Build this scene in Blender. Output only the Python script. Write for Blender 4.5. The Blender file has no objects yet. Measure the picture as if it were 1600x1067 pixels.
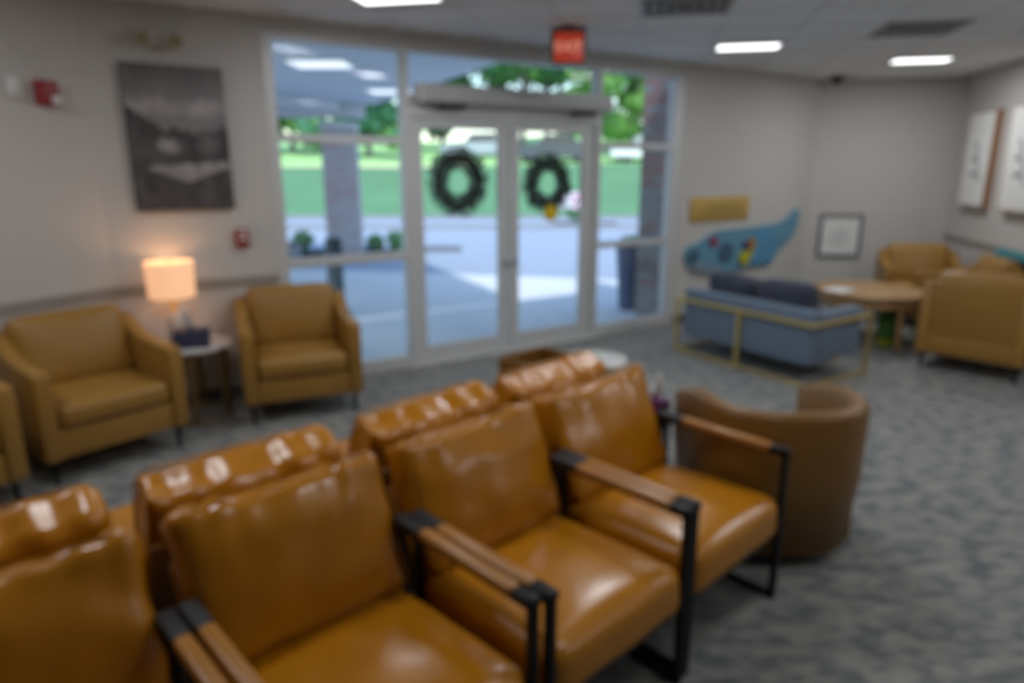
import bpy, bmesh, math, random
from mathutils import Vector, Matrix, noise, Euler
random.seed(11)
PI = math.pi
SC = bpy.context.scene
COL = SC.collection

# ------------------------------------------------------------------ camera, world, sun, exposure
cam_d = bpy.data.cameras.new('camera')
cam = bpy.data.objects.new('camera', cam_d); COL.objects.link(cam)
cam.location = (0, 0, 1.8)
cam.rotation_euler = (math.radians(90 - 14.37), 0, 0)
cam_d.sensor_width = 36.0
cam_d.lens = 36.0 * 1067 / 1600
cam_d.clip_start = 0.02
# the whole photograph is softly out of focus: the lens is focused far too close
cam_d.dof.use_dof = True
cam_d.dof.focus_distance = 0.10
cam_d.dof.aperture_fstop = 17.0
SC.camera = cam
SC.view_settings.view_transform = 'Standard'
SC.view_settings.look = 'None'
SC.view_settings.gamma = 1.0
SC.view_settings.use_curve_mapping = False
SC.view_settings.exposure = 0.0

world = bpy.data.worlds.new('world'); SC.world = world
world.use_nodes = True
wn = world.node_tree.nodes; wl = world.node_tree.links
sky = wn.new('ShaderNodeTexSky'); sky.sky_type = 'NISHITA'
sky.sun_disc = False
sky.sun_elevation = math.radians(48); sky.sun_rotation = math.radians(166)
sky.air_density = 1.2; sky.dust_density = 0.8; sky.ozone_density = 2.5
wl.new(sky.outputs[0], wn['Background'].inputs['Color'])
wn['Background'].inputs['Strength'].default_value = 0.33

sun_d = bpy.data.lights.new('sun', 'SUN'); sun = bpy.data.objects.new('sun', sun_d); COL.objects.link(sun)
sun_d.energy = 3.2; sun_d.angle = math.radians(2.0); sun_d.color = (1.0, 0.97, 0.92)
sun.location = (3, -10, 15)
sun.rotation_euler = Vector((-0.15, 0.62, -0.85)).to_track_quat('-Z', 'Y').to_euler()
LAMP_E = 3.2                      # glow of the ceiling diffusers
LAMP_P = {(3, 2): 18.0, (0, 0): 4.5, (-4, -4): 7.0, (-1, -4): 20.0, (4, -4): 17.0, (-7, -8): 13.0, (-4, -8): 12.0}   # watts given off by each troffer
LAMP_P0 = 8.5       # ceiling diffusers
# ------------------------------------------------------------------ materials
def srgb(r, g, b):
    f = lambda c: (c / 255 / 12.92) if c / 255 <= 0.04045 else ((c / 255 + 0.055) / 1.055) ** 2.4
    return (f(r), f(g), f(b))

def mat(name, col, rough=0.6, metal=0.0, var=0.0, scale=8.0, bump=0.0, bscale=60.0, emit=None, es=0.0, coat=0.0, spec=0.5, sheen=0.0):
    m = bpy.data.materials.new(name); m.use_nodes = True
    nt = m.node_tree; N = nt.nodes; L = nt.links
    b = N['Principled BSDF']
    b.inputs['Roughness'].default_value = rough
    b.inputs['Metallic'].default_value = metal
    b.inputs['Specular IOR Level'].default_value = spec
    b.inputs['Coat Weight'].default_value = coat
    b.inputs['Coat Roughness'].default_value = 0.2
    b.inputs['Sheen Weight'].default_value = sheen
    c4 = (*col, 1)
    tc = N.new('ShaderNodeTexCoord')
    if var > 0:
        nz = N.new('ShaderNodeTexNoise'); nz.inputs['Scale'].default_value = scale; nz.inputs['Detail'].default_value = 5
        L.new(tc.outputs['Object'], nz.inputs['Vector'])
        mx = N.new('ShaderNodeMix'); mx.data_type = 'RGBA'
        mx.inputs['A'].default_value = (*[max(0, c * (1 - var)) for c in col], 1)
        mx.inputs['B'].default_value = (*[min(1, c * (1 + var)) for c in col], 1)
        L.new(nz.outputs['Fac'], mx.inputs['Factor']); L.new(mx.outputs['Result'], b.inputs['Base Color'])
    else:
        b.inputs['Base Color'].default_value = c4
    if bump > 0:
        n2 = N.new('ShaderNodeTexNoise'); n2.inputs['Scale'].default_value = bscale; n2.inputs['Detail'].default_value = 3
        L.new(tc.outputs['Object'], n2.inputs['Vector'])
        bp = N.new('ShaderNodeBump'); bp.inputs['Strength'].default_value = bump; bp.inputs['Distance'].default_value = 0.01
        L.new(n2.outputs['Fac'], bp.inputs['Height']); L.new(bp.outputs['Normal'], b.inputs['Normal'])
    if emit:
        b.inputs['Emission Color'].default_value = (*emit, 1); b.inputs['Emission Strength'].default_value = es
    return m

def ramp_mat(name, stops, scale, rough=0.9, stretch=(1, 1, 1), detail=6, bump=0.0, dist=0.0, rot=0.0):
    m = bpy.data.materials.new(name); m.use_nodes = True
    nt = m.node_tree; N = nt.nodes; L = nt.links; b = N['Principled BSDF']
    b.inputs['Roughness'].default_value = rough
    tc = N.new('ShaderNodeTexCoord'); mp = N.new('ShaderNodeMapping')
    mp.inputs['Scale'].default_value = stretch; mp.inputs['Rotation'].default_value = (0, 0, rot)
    L.new(tc.outputs['Object'], mp.inputs['Vector'])
    nz = N.new('ShaderNodeTexNoise'); nz.inputs['Scale'].default_value = scale; nz.inputs['Detail'].default_value = detail
    nz.inputs['Distortion'].default_value = dist
    L.new(mp.outputs['Vector'], nz.inputs['Vector'])
    r = N.new('ShaderNodeValToRGB'); e = r.color_ramp.elements
    while len(e) < len(stops): e.new(0.5)
    for k, (p, c) in enumerate(stops):
        e[k].position = p; e[k].color = (*c, 1)
    L.new(nz.outputs['Fac'], r.inputs['Fac']); L.new(r.outputs['Color'], b.inputs['Base Color'])
    if bump:
        bp = N.new('ShaderNodeBump'); bp.inputs['Strength'].default_value = bump; bp.inputs['Distance'].default_value = 0.01
        n2 = N.new('ShaderNodeTexNoise'); n2.inputs['Scale'].default_value = 250
        L.new(tc.outputs['Object'], n2.inputs['Vector']); L.new(n2.outputs['Fac'], bp.inputs['Height'])
        L.new(bp.outputs['Normal'], b.inputs['Normal'])
    return m

def glass_mat(name, tint=(0.93, 0.96, 0.97), rough=0.01):
    m = bpy.data.materials.new(name); m.use_nodes = True
    nt = m.node_tree; N = nt.nodes; L = nt.links
    N.remove(N['Principled BSDF'])
    t = N.new('ShaderNodeBsdfTransparent'); t.inputs['Color'].default_value = (*tint, 1)
    g = N.new('ShaderNodeBsdfGlossy'); g.inputs['Roughness'].default_value = rough
    f = N.new('ShaderNodeFresnel'); f.inputs['IOR'].default_value = 1.22
    mx = N.new('ShaderNodeMixShader')
    L.new(f.outputs[0], mx.inputs[0]); L.new(t.outputs[0], mx.inputs[1]); L.new(g.outputs[0], mx.inputs[2])
    L.new(mx.outputs[0], N['Material Output'].inputs['Surface'])
    return m

M = {}
M['wall'] = mat('wall_paint', (0.585, 0.565, 0.54), 0.8, var=0.03, scale=3, bump=0.05, bscale=200)
M['ceil'] = mat('ceiling_tile', (0.85, 0.88, 0.91), 0.9, var=0.03, scale=30, bump=0.25, bscale=160)
M['tbar'] = mat('grid_bar', (0.78, 0.79, 0.80), 0.6)
M['base'] = mat('baseboard_vinyl', (0.10, 0.10, 0.10), 0.6)
M['rail'] = mat('chair_rail', (0.33, 0.30, 0.27), 0.55)
M['carpet'] = ramp_mat('carpet', [(0.28, (0.10, 0.11, 0.12)), (0.42, (0.18, 0.19, 0.195)), (0.52, (0.26, 0.265, 0.25)), (0.64, (0.33, 0.325, 0.295)), (0.76, (0.19, 0.215, 0.24))],
                       7.5, 0.95, (1.0, 1.9, 1), 8, bump=0.4, dist=0.35, rot=0.35)
M['alu'] = mat('clear_aluminium', (0.64, 0.65, 0.66), 0.45, 0.2, var=0.03, scale=20)
M['alu_d'] = mat('operator_housing', (0.46, 0.47, 0.47), 0.5, 0.2)
M['glass'] = glass_mat('window_glass')
M['black'] = mat('black_iron', (0.012, 0.012, 0.014), 0.45, 0.6, var=0.15, scale=40)
M['rubber'] = mat('black_plastic', (0.015, 0.015, 0.016), 0.6)
M['cognac'] = mat('cognac_leather', (0.50, 0.192, 0.004), 0.27, var=0.14, scale=5, bump=0.12, bscale=24, coat=0.22, spec=0.4)
M['cognac2'] = mat('cognac_leather_pad', (0.43, 0.185, 0.035), 0.34, var=0.12, scale=9, bump=0.08, bscale=60, coat=0.2)
M['camel'] = mat('camel_leather', (0.33, 0.172, 0.032), 0.40, var=0.10, scale=5, bump=0.10, bscale=26)
M['tub'] = mat('saddle_leather', (0.22, 0.10, 0.016), 0.38, var=0.10, scale=5, bump=0.08, bscale=40)
M['blue'] = mat('slate_blue_fabric', (0.135, 0.19, 0.27), 0.85, var=0.10, scale=30, bump=0.2, bscale=300, sheen=0.2)
M['navy'] = mat('navy_fabric', (0.038, 0.048, 0.078), 0.85, var=0.10, scale=20, bump=0.2, bscale=300, sheen=0.2)
M['gold'] = mat('brushed_gold', (0.68, 0.52, 0.20), 0.38, 0.7, var=0.06, scale=30)
M['brass'] = mat('antique_brass', (0.30, 0.21, 0.09), 0.4, 0.7, var=0.1, scale=30)
M['marble'] = ramp_mat('pale_marble', [(0.3, (0.40, 0.39, 0.38)), (0.5, (0.62, 0.61, 0.60)), (0.7, (0.72, 0.71, 0.70))], 6, 0.25, dist=1.5)
M['white'] = mat('matt_white', (0.75, 0.75, 0.74), 0.6)
M['paper'] = mat('white_paper', (0.80, 0.80, 0.78), 0.8)
M['tissue_blue'] = mat('navy_card', (0.035, 0.04, 0.085), 0.6)
M['tissue_purple'] = mat('purple_card', (0.13, 0.012, 0.11), 0.5)
M['red'] = mat('alarm_red', (0.30, 0.015, 0.018), 0.4)
M['red_t'] = mat('alarm_print', (0.75, 0.72, 0.70), 0.5)
M['oak'] = ramp_mat('light_oak', [(0.3, (0.36, 0.20, 0.085)), (0.6, (0.48, 0.29, 0.13)), (0.8, (0.52, 0.33, 0.16))], 6, 0.45, (1, 9, 1))
M['frame_oak'] = mat('art_frame_wood', (0.34, 0.19, 0.11), 0.5, var=0.12, scale=12)
M['frame_navy'] = mat('slate_frame', (0.10, 0.105, 0.14), 0.5, var=0.05, scale=12)
M['seal'] = mat('pale_grey_print', (0.60, 0.61, 0.62), 0.8)
M['ink'] = mat('blue_grey_ink', (0.22, 0.25, 0.30), 0.8, var=0.3, scale=20)
M['brassplate'] = mat('gold_plaque', (0.58, 0.39, 0.11), 0.42, 0.15, var=0.06, scale=10)
M['plate_text'] = mat('plaque_engraving', (0.15, 0.10, 0.04), 0.6)
M['fish'] = mat('panel_blue', (0.13, 0.32, 0.46), 0.45, var=0.06, scale=6)
M['fish_d'] = mat('panel_dark_blue', (0.06, 0.13, 0.20), 0.5)
M['fish_l'] = mat('panel_light_blue', (0.10, 0.31, 0.52), 0.45)
M['jaw'] = mat('panel_grey_blue', (0.22, 0.30, 0.38), 0.5)
M['yellow'] = mat('bead_yellow', (0.55, 0.50, 0.03), 0.4)
M['orange'] = mat('bead_orange', (0.45, 0.22, 0.03), 0.4)
M['purple'] = mat('bead_violet', (0.10, 0.05, 0.16), 0.4)
M['bead_red'] = mat('bead_red', (0.30, 0.03, 0.06), 0.4)
M['teal'] = mat('teal_trim', (0.08, 0.33, 0.40), 0.5)
M['panel_dark'] = mat('dark_board', (0.035, 0.035, 0.04), 0.6)
M['green'] = mat('leaf_green_fabric', (0.05, 0.14, 0.02), 0.7, var=0.2, scale=9)
M['lime'] = mat('lime_yellow', (0.30, 0.33, 0.01), 0.6)
M['sticker'] = mat('yellow_sticker', (0.80, 0.55, 0.01), 0.5)
M['sticker_d'] = mat('sticker_edge', (0.30, 0.20, 0.01), 0.5)
M['wreath'] = mat('wreath_green', (0.15, 0.20, 0.17), 0.75, var=0.5, scale=25)
M['wreath_b'] = mat('wreath_branch', (0.03, 0.03, 0.02), 0.8)
M['exit_box'] = mat('exit_housing', (0.10, 0.10, 0.09), 0.5)
M['exit_face'] = mat('exit_face_red', (0.30, 0.02, 0.01), 0.4, emit=(0.95, 0.09, 0.04), es=0.25)
M['exit_text'] = mat('exit_letters', (0.8, 0.4, 0.3), 0.4, emit=(1.0, 0.42, 0.28), es=0.5)
M['lamp_on'] = mat('ceiling_diffuser', (0.9, 0.9, 0.9), 0.6, emit=(0.97, 0.985, 1.0), es=LAMP_E)
M['canopy_on'] = mat('canopy_diffuser', (0.9, 0.9, 0.9), 0.6, emit=(0.96, 0.98, 1.0), es=1.0)
M['shade_on'] = mat('lit_lamp_shade', (0.8, 0.6, 0.42), 0.8, emit=(1.0, 0.50, 0.25), es=0.72)
M['lens'] = mat('amber_lens', (0.30, 0.26, 0.14), 0.4)
M['vent'] = mat('vent_metal', (0.30, 0.31, 0.31), 0.5)
M['vent_d'] = mat('vent_dark', (0.10, 0.10, 0.10), 0.7)
M['crystal'] = mat('frosted_glass', (0.55, 0.52, 0.48), 0.15, spec=0.8)
# outdoors
M['soffit'] = mat('canopy_soffit', (0.60, 0.64, 0.68), 0.8, var=0.03, scale=2)
M['concrete'] = mat('pale_concrete', (0.78, 0.79, 0.80), 0.85, var=0.06, scale=1.5)
M['asphalt'] = mat('pale_asphalt', (0.37, 0.43, 0.53), 0.9, var=0.08, scale=1.2)
M['kerb'] = mat('kerb_concrete', (0.30, 0.31, 0.33), 0.9, var=0.1, scale=3)
M['kerb_dk'] = mat('wheel_stop_grey', (0.16, 0.18, 0.20), 0.9, var=0.1, scale=3)
M['mulch'] = mat('dark_mulch', (0.07, 0.065, 0.06), 0.95, var=0.4, scale=14)
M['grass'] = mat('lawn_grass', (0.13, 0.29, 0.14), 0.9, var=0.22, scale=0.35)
M['grass_sun_tint'] = mat('lawn_grass_sun_tinted', (0.42, 0.72, 0.27), 0.9, var=0.15, scale=0.5)  # same lawn, sunlight painted in as a lighter lime colour
M['leaf1'] = mat('tree_leaf_deep', (0.045, 0.17, 0.085), 0.7, var=0.4, scale=0.6)
M['leaf2'] = mat('tree_leaf_bright', (0.14, 0.32, 0.07), 0.7, var=0.4, scale=0.6)
M['bark'] = mat('bark', (0.10, 0.09, 0.085), 0.9, var=0.3, scale=4)
M['shrub'] = mat('shrub_leaf', (0.24, 0.46, 0.20), 0.7, var=0.3, scale=6)
M['brickA'] = mat('brick_red', (0.36, 0.22, 0.205), 0.9, var=0.25, scale=7)
M['brickB'] = mat('brick_grey', (0.33, 0.325, 0.325), 0.9, var=0.25, scale=7)
M['brickC'] = mat('brick_umber', (0.27, 0.225, 0.215), 0.9, var=0.25, scale=7)
M['pbrickA'] = mat('brick_mauve', (0.56, 0.50, 0.51), 0.9, var=0.2, scale=7)
M['pbrickB'] = mat('brick_pale_grey', (0.55, 0.54, 0.56), 0.9, var=0.2, scale=7)
M['pbrickC'] = mat('brick_rose', (0.54, 0.43, 0.43), 0.9, var=0.2, scale=7)
M['mortar'] = mat('mortar', (0.24, 0.24, 0.24), 0.95, var=0.1, scale=20)
M['urn'] = mat('blue_grey_planter', (0.12, 0.15, 0.23), 0.5, var=0.1, scale=5)
M['post_grey'] = mat('grey_steel', (0.13, 0.16, 0.17), 0.5, 0.3)
M['post_dark'] = mat('dark_steel', (0.06, 0.075, 0.09), 0.5, 0.3)
M['car_white'] = mat('white_car_paint', (0.80, 0.82, 0.84), 0.25, coat=0.5)
M['car_dark'] = mat('slate_car_paint', (0.06, 0.075, 0.095), 0.25, coat=0.5)
M['car_grey'] = mat('silver_car_paint', (0.38, 0.42, 0.48), 0.25, coat=0.5)
M['car_glass'] = mat('car_glass', (0.05, 0.06, 0.07), 0.1)
M['petal_p'] = mat('pink_petals', (0.80, 0.42, 0.55), 0.7, var=0.2, scale=8)
M['petal_w'] = mat('white_petals', (0.90, 0.88, 0.92), 0.7, var=0.1, scale=8)

# monochrome landscape print: tones are stored per vertex of the canvas face
def canvas_mat():
    m = bpy.data.materials.new('monochrome_landscape_print'); m.use_nodes = True
    N = m.node_tree.nodes; b = N['Principled BSDF']; b.inputs['Roughness'].default_value = 0.7
    at = N.new('ShaderNodeAttribute'); at.attribute_name = 'print'
    m.node_tree.links.new(at.outputs['Color'], b.inputs['Base Color'])
    return m
M['canvas'] = canvas_mat()

# ------------------------------------------------------------------ mesh helpers
class MB:
    def __init__(s): s.v = []; s.f = []; s.mi = []
    def add(s, vs, fs, mx=None, mi=0):
        o = len(s.v)
        s.v += [tuple(mx @ Vector(p)) if mx else tuple(p) for p in vs]
        s.f += [tuple(i + o for i in f) for f in fs]; s.mi += [mi] * len(fs)
        return s
    def bm(s, bm, mx=None, mi=0):
        bm.verts.index_update()
        s.add([v.co.copy() for v in bm.verts], [[v.index for v in f.verts] for f in bm.faces], mx, mi); bm.free(); return s
    def box(s, c, size, bev=0.0, mx=None, seg=2, rot=None, mi=0):
        bm = bmesh.new(); bmesh.ops.create_cube(bm, size=1)
        bmesh.ops.scale(bm, vec=size, verts=bm.verts)
        if bev > 0: bmesh.ops.bevel(bm, geom=bm.edges[:], offset=bev, segments=seg, profile=0.5, affect='EDGES')
        T = Matrix.Translation(c)
        if rot: T = T @ Euler(rot).to_matrix().to_4x4()
        return s.bm(bm, (mx @ T) if mx else T, mi)
    def cyl(s, p0, p1, r0, r1=None, n=16, mi=0, mx=None):
        r1 = r0 if r1 is None else r1
        p0 = Vector(p0); p1 = Vector(p1); d = p1 - p0; q = d.to_track_quat('Z', 'Y')
        vs = []
        for p, r in ((p0, r0), (p1, r1)):
            for k in range(n):
                a = 2 * PI * k / n; vs.append(p + q @ Vector((math.cos(a) * r, math.sin(a) * r, 0)))
        fs = [(k, (k + 1) % n, n + (k + 1) % n, n + k) for k in range(n)] + [tuple(range(n))[::-1], tuple(range(n, 2 * n))]
        return s.add(vs, fs, mx, mi)
    def lathe(s, prof, n=32, c=(0, 0, 0), mi=0, mx=None):
        vs = []; fs = []; m = len(prof)
        for k in range(n):
            a = 2 * PI * k / n
            for r, z in prof: vs.append((c[0] + r * math.cos(a), c[1] + r * math.sin(a), c[2] + z))
        for k in range(n):
            k2 = (k + 1) % n
            for j in range(m - 1): fs.append((k * m + j, k2 * m + j, k2 * m + j + 1, k * m + j + 1))
        return s.add(vs, fs, mx, mi)
    def prism(s, poly, z0, z1, mx=None, mi=0):       # polygon in x,y extruded along z
        n = len(poly)
        vs = [(x, y, z0) for x, y in poly] + [(x, y, z1) for x, y in poly]
        fs = [tuple(range(n))[::-1], tuple(range(n, 2 * n))] + [(k, (k + 1) % n, n + (k + 1) % n, n + k) for k in range(n)]
        return s.add(vs, fs, mx, mi)
    def tube(s, pts, r, n=8, closed=False, mx=None, mi=0):
        pts = [Vector(p) for p in pts]; m = len(pts); vs = []; fs = []
        up = Vector((0, 0, 1))
        for i, p in enumerate(pts):
            a = pts[i - 1] if (i or closed) else pts[i]; b = pts[(i + 1) % m] if (i < m - 1 or closed) else pts[i]
            q = (b - a).to_track_quat('Z', 'Y')
            for k in range(n):
                t = 2 * PI * k / n; vs.append(p + q @ Vector((math.cos(t) * r, math.sin(t) * r, 0)))
        for i in range(m if closed else m - 1):
            j = (i + 1) % m
            # match ring start to avoid twist
            best = min(range(n), key=lambda o: (vs[j * n + o] - vs[i * n]).length)
            for k in range(n):
                fs.append((i * n + k, i * n + (k + 1) % n, j * n + (k + 1 + best) % n, j * n + (k + best) % n))
        if not closed: fs += [tuple(range(n))[::-1], tuple(range((m - 1) * n, m * n))]
        return s.add(vs, fs, mx, mi)
    def mesh(s, name, mats, smooth=False):
        me = bpy.data.meshes.new(name); me.from_pydata(s.v, [], s.f)
        for m in (mats if isinstance(mats, (list, tuple)) else [mats]): me.materials.append(m)
        bm = bmesh.new(); bm.from_mesh(me)
        for f, i in zip(bm.faces, s.mi): f.material_index = i
        bmesh.ops.recalc_face_normals(bm, faces=bm.faces); bm.to_mesh(me); bm.free()
        if smooth == 'auto':
            for p in me.polygons: p.use_smooth = True
            try: me.set_sharp_from_angle(angle=math.radians(40))
            except Exception: pass
        elif smooth:
            for p in me.polygons: p.use_smooth = True
        return me
    def obj(s, name, mats, parent=None, smooth='auto', loc=None, rotz=None):
        return link(name, s.mesh(name, mats, smooth), parent, loc, rotz)

def link(name, me, parent=None, loc=None, rotz=None):
    o = bpy.data.objects.new(name, me); COL.objects.link(o)
    if parent is not None: o.parent = parent
    if loc is not None: o.location = loc
    if rotz is not None: o.rotation_euler = (0, 0, rotz)
    return o

def thing(name, label, cat, loc=(0, 0, 0), rotz=0.0, group=None):
    o = bpy.data.objects.new(name, None); COL.objects.link(o)
    o.empty_display_size = 0.1
    o.location = loc; o.rotation_euler = (0, 0, rotz); tag(o, label, cat, group); return o
def tag(o, label, cat, group=None):
    o['label'] = label; o['category'] = cat
    if group: o['group'] = group
    return o
def struct(o): o['kind'] = 'structure'; return o
def copy_tree(o, parent=None):
    c = o.copy(); COL.objects.link(c)
    if parent is not None: c.parent = parent
    for ch in list(o.children): copy_tree(ch, c)
    return c
def place(o, loc, rotz, label=None):
    o.location = loc; o.rotation_euler = (0, 0, rotz)
    if label: o['label'] = label
    return o

def cushion(w, d, h, r, bulge=(0.01, 0.01, 0.02), N=16, seed=0, wr=0.004, wrs=9.0, sag=0.0, gather=0.0):
    """rounded, puffed cushion centred on the origin (x width, y depth, z height)"""
    bm = bmesh.new(); bmesh.ops.create_cube(bm, size=2)
    bmesh.ops.subdivide_edges(bm, edges=bm.edges[:], cuts=N - 1, use_grid_fill=True)
    H = Vector((w / 2, d / 2, h / 2)); r = min(r, min(H) * 0.98)
    I = Vector((H.x - r, H.y - r, H.z - r)); off = Vector((seed * 7.3, seed * 3.1, seed * 1.7))
    for v in bm.verts:
        n = v.co.copy()
        # crowd the grid towards the edges so the rounding is smooth
        n = Vector([math.copysign(abs(c) ** 0.8, c) for c in n])
        p = Vector((n.x * H.x, n.y * H.y, n.z * H.z))
        q = Vector((max(-I.x, min(I.x, p.x)), max(-I.y, min(I.y, p.y)), max(-I.z, min(I.z, p.z))))
        dd = p - q
        if dd.length > 1e-9: p = q + dd.normalized() * r
        ex, ey, ez = (1 - n.x ** 2), (1 - n.y ** 2), (1 - n.z ** 2)
        p.x += bulge[0] * n.x * ey * ez; p.y += bulge[1] * n.y * ex * ez; p.z += bulge[2] * n.z * ex * ey
        nz = noise.noise(p * wrs + off) * wr + noise.noise(p * wrs * 0.35 + off) * wr * 1.6
        p += dd.normalized() * nz if dd.length > 1e-9 else n.normalized() * nz
        if gather and n.z > .1:          # creases pulled in from the top seam
            fz = max(0, (n.z - .1) / .9); ph = noise.noise(Vector((p.x * 4, seed * 2.2, 0))) * 5
            p.y += gather * math.copysign(1, n.y) * fz ** 1.5 * (1 - abs(n.x) ** 6) * (math.sin(p.x * 62 + p.z * 14 + ph) * .6 + noise.noise(Vector((p.x * 13 + seed, p.z * 7, 3.3))) * .9)
            p.z += gather * .7 * fz ** 3 * math.sin(p.x * 55 + ph) - gather * 1.6 * fz ** 2 * (1 - n.x ** 2)
        if sag: p.z -= sag * ex * (1 if n.z > 0 else 0.3)
        v.co = p
    return bm

def RX(a): return Matrix.Rotation(a, 4, 'X')
def TR(x, y, z): return Matrix.Translation((x, y, z))
def rrect(w, h, r, n=5):
    out = []
    for cx, cy, a0 in ((w / 2 - r, h / 2 - r, 0), (-w / 2 + r, h / 2 - r, 90), (-w / 2 + r, -h / 2 + r, 180), (w / 2 - r, -h / 2 + r, 270)):
        for k in range(n + 1):
            a = math.radians(a0 + 90 * k / n); out.append((cx + r * math.cos(a), cy + r * math.sin(a)))
    return out

# ------------------------------------------------------------------ room shell
# wall with the entrance: origin P0, along T, inward normal NI
T = Vector((0.8376, 0.5463, 0)); NI = Vector((0.5463, -0.8376, 0)); P0 = Vector((0, 6.66, 0))
WALL_ROT = math.atan2(T.y, T.x)
def W1(s, d=0.0, z=0.0): return P0 + T * s + NI * d + Vector((0, 0, z))
CEIL = 2.86
C1 = W1(-3.38); C2 = W1(4.68)
DL = Vector((-0.5, -0.866, 0)); C0 = C1 + DL * 10.2
E1 = Vector((0.9785, -0.206, 0)); C3 = C2 + E1 * 1.70
DR = Vector((-0.206, -0.9785, 0)); C4 = C3 + DR * 13.0
ring = [C0, C1, C2, C3, C4]
XW = Matrix(((T.x, -NI.x, 0, P0.x), (T.y, -NI.y, 0, P0.y), (0, 0, 1, 0), (0, 0, 0, 1)))  # local x along wall, y outwards

floor = struct(MB().prism([(p.x, p.y) for p in ring], -0.12, 0.0).obj('floor', M['carpet'], smooth=False))

def wall_seg(name, a, b, z0, z1, th=0.14, out=None, m=None):
    a = Vector(a); b = Vector(b); d = (b - a).normalized(); o = Vector((-d.y, d.x, 0)) if out is None else out
    pts = [a, b, b + o * th, a + o * th]
    return MB().prism([(p.x, p.y) for p in pts], z0, z1).obj(name, m or M['wall'], smooth=False)
OUT1 = -NI
struct(wall_seg('wall_left', C1, C0, 0, CEIL + .1, out=Vector((-0.866, 0.5, 0))))
struct(wall_seg('wall_back', C2, C3 + E1 * .14, 0, CEIL + .1, out=Vector((0.206, 0.9785, 0))))
struct(wall_seg('wall_right', C3, C4, 0, CEIL + .1, out=Vector((0.9785, -0.206, 0))))
struct(wall_seg('wall_rear', C4, C0, 0, CEIL + .1, out=Vector((0.0, -1, 0))))
wf = MB()
for s0, s1, z0, z1 in ((-3.42, -2.22, 0, CEIL + .1), (2.25, 4.72, 0, CEIL + .1), (-2.22, 2.25, 2.775, CEIL + .1)):
    wf.box(((s0 + s1) / 2, 0.07, (z0 + z1) / 2), (s1 - s0, 0.14, z1 - z0), mx=XW)
struct(wf.obj('wall_front', M['wall'], smooth=False))

# chair rails and baseboards
def strip(name, a, b, z, h, d, m, inward):
    a = Vector(a); b = Vector(b)
    pts = [a, b, b + inward * d, a + inward * d]
    return struct(MB().prism([(p.x, p.y) for p in pts], z - h / 2, z + h / 2).obj(name, m, smooth=False))
INL = Vector((0.866, -0.5, 0)); INB = Vector((-0.206, -0.9785, 0)); INR = Vector((-0.9785, 0.206, 0))
strip('trim_1', C1, C0, .94, .06, .02, M['rail'], INL)
strip('trim_2', W1(-3.38), W1(-2.24), .94, .06, .02, M['rail'], NI)
strip('trim_3', C3, C4, .94, .06, .02, M['rail'], INR)
strip('baseboard_left', C1, C0, .05, .1, .012, M['base'], INL)
strip('baseboard_front', W1(-3.38), W1(-2.24), .05, .1, .012, M['base'], NI)
strip('baseboard_front.001', W1(2.27), W1(4.68), .05, .1, .012, M['base'], NI)
strip('baseboard_back', C2, C3, .05, .1, .012, M['base'], INB)
strip('baseboard_right', C3, C4, .05, .1, .012, M['base'], INR)

# suspended ceiling: slab above, tiles laid in a grid of bars
E2 = Vector((0.206, 0.9785, 0)); GO = Vector((2.15, 6.70, 0)); G = 0.61
ceiling = struct(MB().prism([(p.x, p.y) for p in ring], CEIL + .02, CEIL + .1).obj('ceiling', M['ceil'], smooth=False))
def inside(p, margin=0.0):
    n = len(ring)
    for i in range(n):
        a, b = ring[i], ring[(i + 1) % n]; d = b - a
        if (d.x * (p.y - a.y) - d.y * (p.x - a.x)) / d.length > -margin: return False
    return True
lights = [(0, 0), (3, 2), (-4, -4), (-1, -4), (4, -4), (-4, -8), (0, -8), (4, -8), (-7, -8), (3, -1)]
lights = [l for l in lights if l != (3, -1)]
vents = [(2, -1), (-1, -3)]
tile_me = MB().box((0, 0, 0), (G - .026, G - .026, .02), .004, seg=1).mesh('ceiling_tile', M['ceil'])
bar_pts = []
n_t = 0
for i in range(-9, 8):
    for j in range(-14, 6):
        c = GO + E1 * (i * G) + E2 * (j * G)
        if not inside(c, 0.30): continue
        if (i, j) in lights or (i, j) in vents: continue
        if c.y < 1.5: continue
        o = link('ceiling_tile', tile_me, ceiling, (c.x, c.y, CEIL + .012), math.atan2(E1.y, E1.x)); n_t += 1
def clip_line(p, d):
    lo, hi = -40.0, 40.0; n = len(ring)
    for i in range(n):
        a, b = ring[i], ring[(i + 1) % n]; e = b - a
        nx, ny = e.y, -e.x          # inside is where (p-a).n > 0 for this winding
        den = d.x * nx + d.y * ny; num = (a.x - p.x) * nx + (a.y - p.y) * ny
        if abs(den) < 1e-9: continue
        t = num / den
        if den > 0: lo = max(lo, t)
        else: hi = min(hi, t)
    return lo, hi
for dirv, other in ((E1, E2), (E2, E1)):
    for k in range(-15, 9):
        p = GO + other * ((k + .5) * G)
        lo, hi = clip_line(p, dirv)
        if hi - lo < .3: continue
        a = p + dirv * (lo + .02); b = p + dirv * (hi - .02); mid = (a + b) / 2
        MB().box((0, 0, 0), ((b - a).length, .024, .012)).obj('grid_bar', M['tbar'], ceiling, False, (mid.x, mid.y, CEIL + .004), math.atan2(dirv.y, dirv.x))

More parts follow.
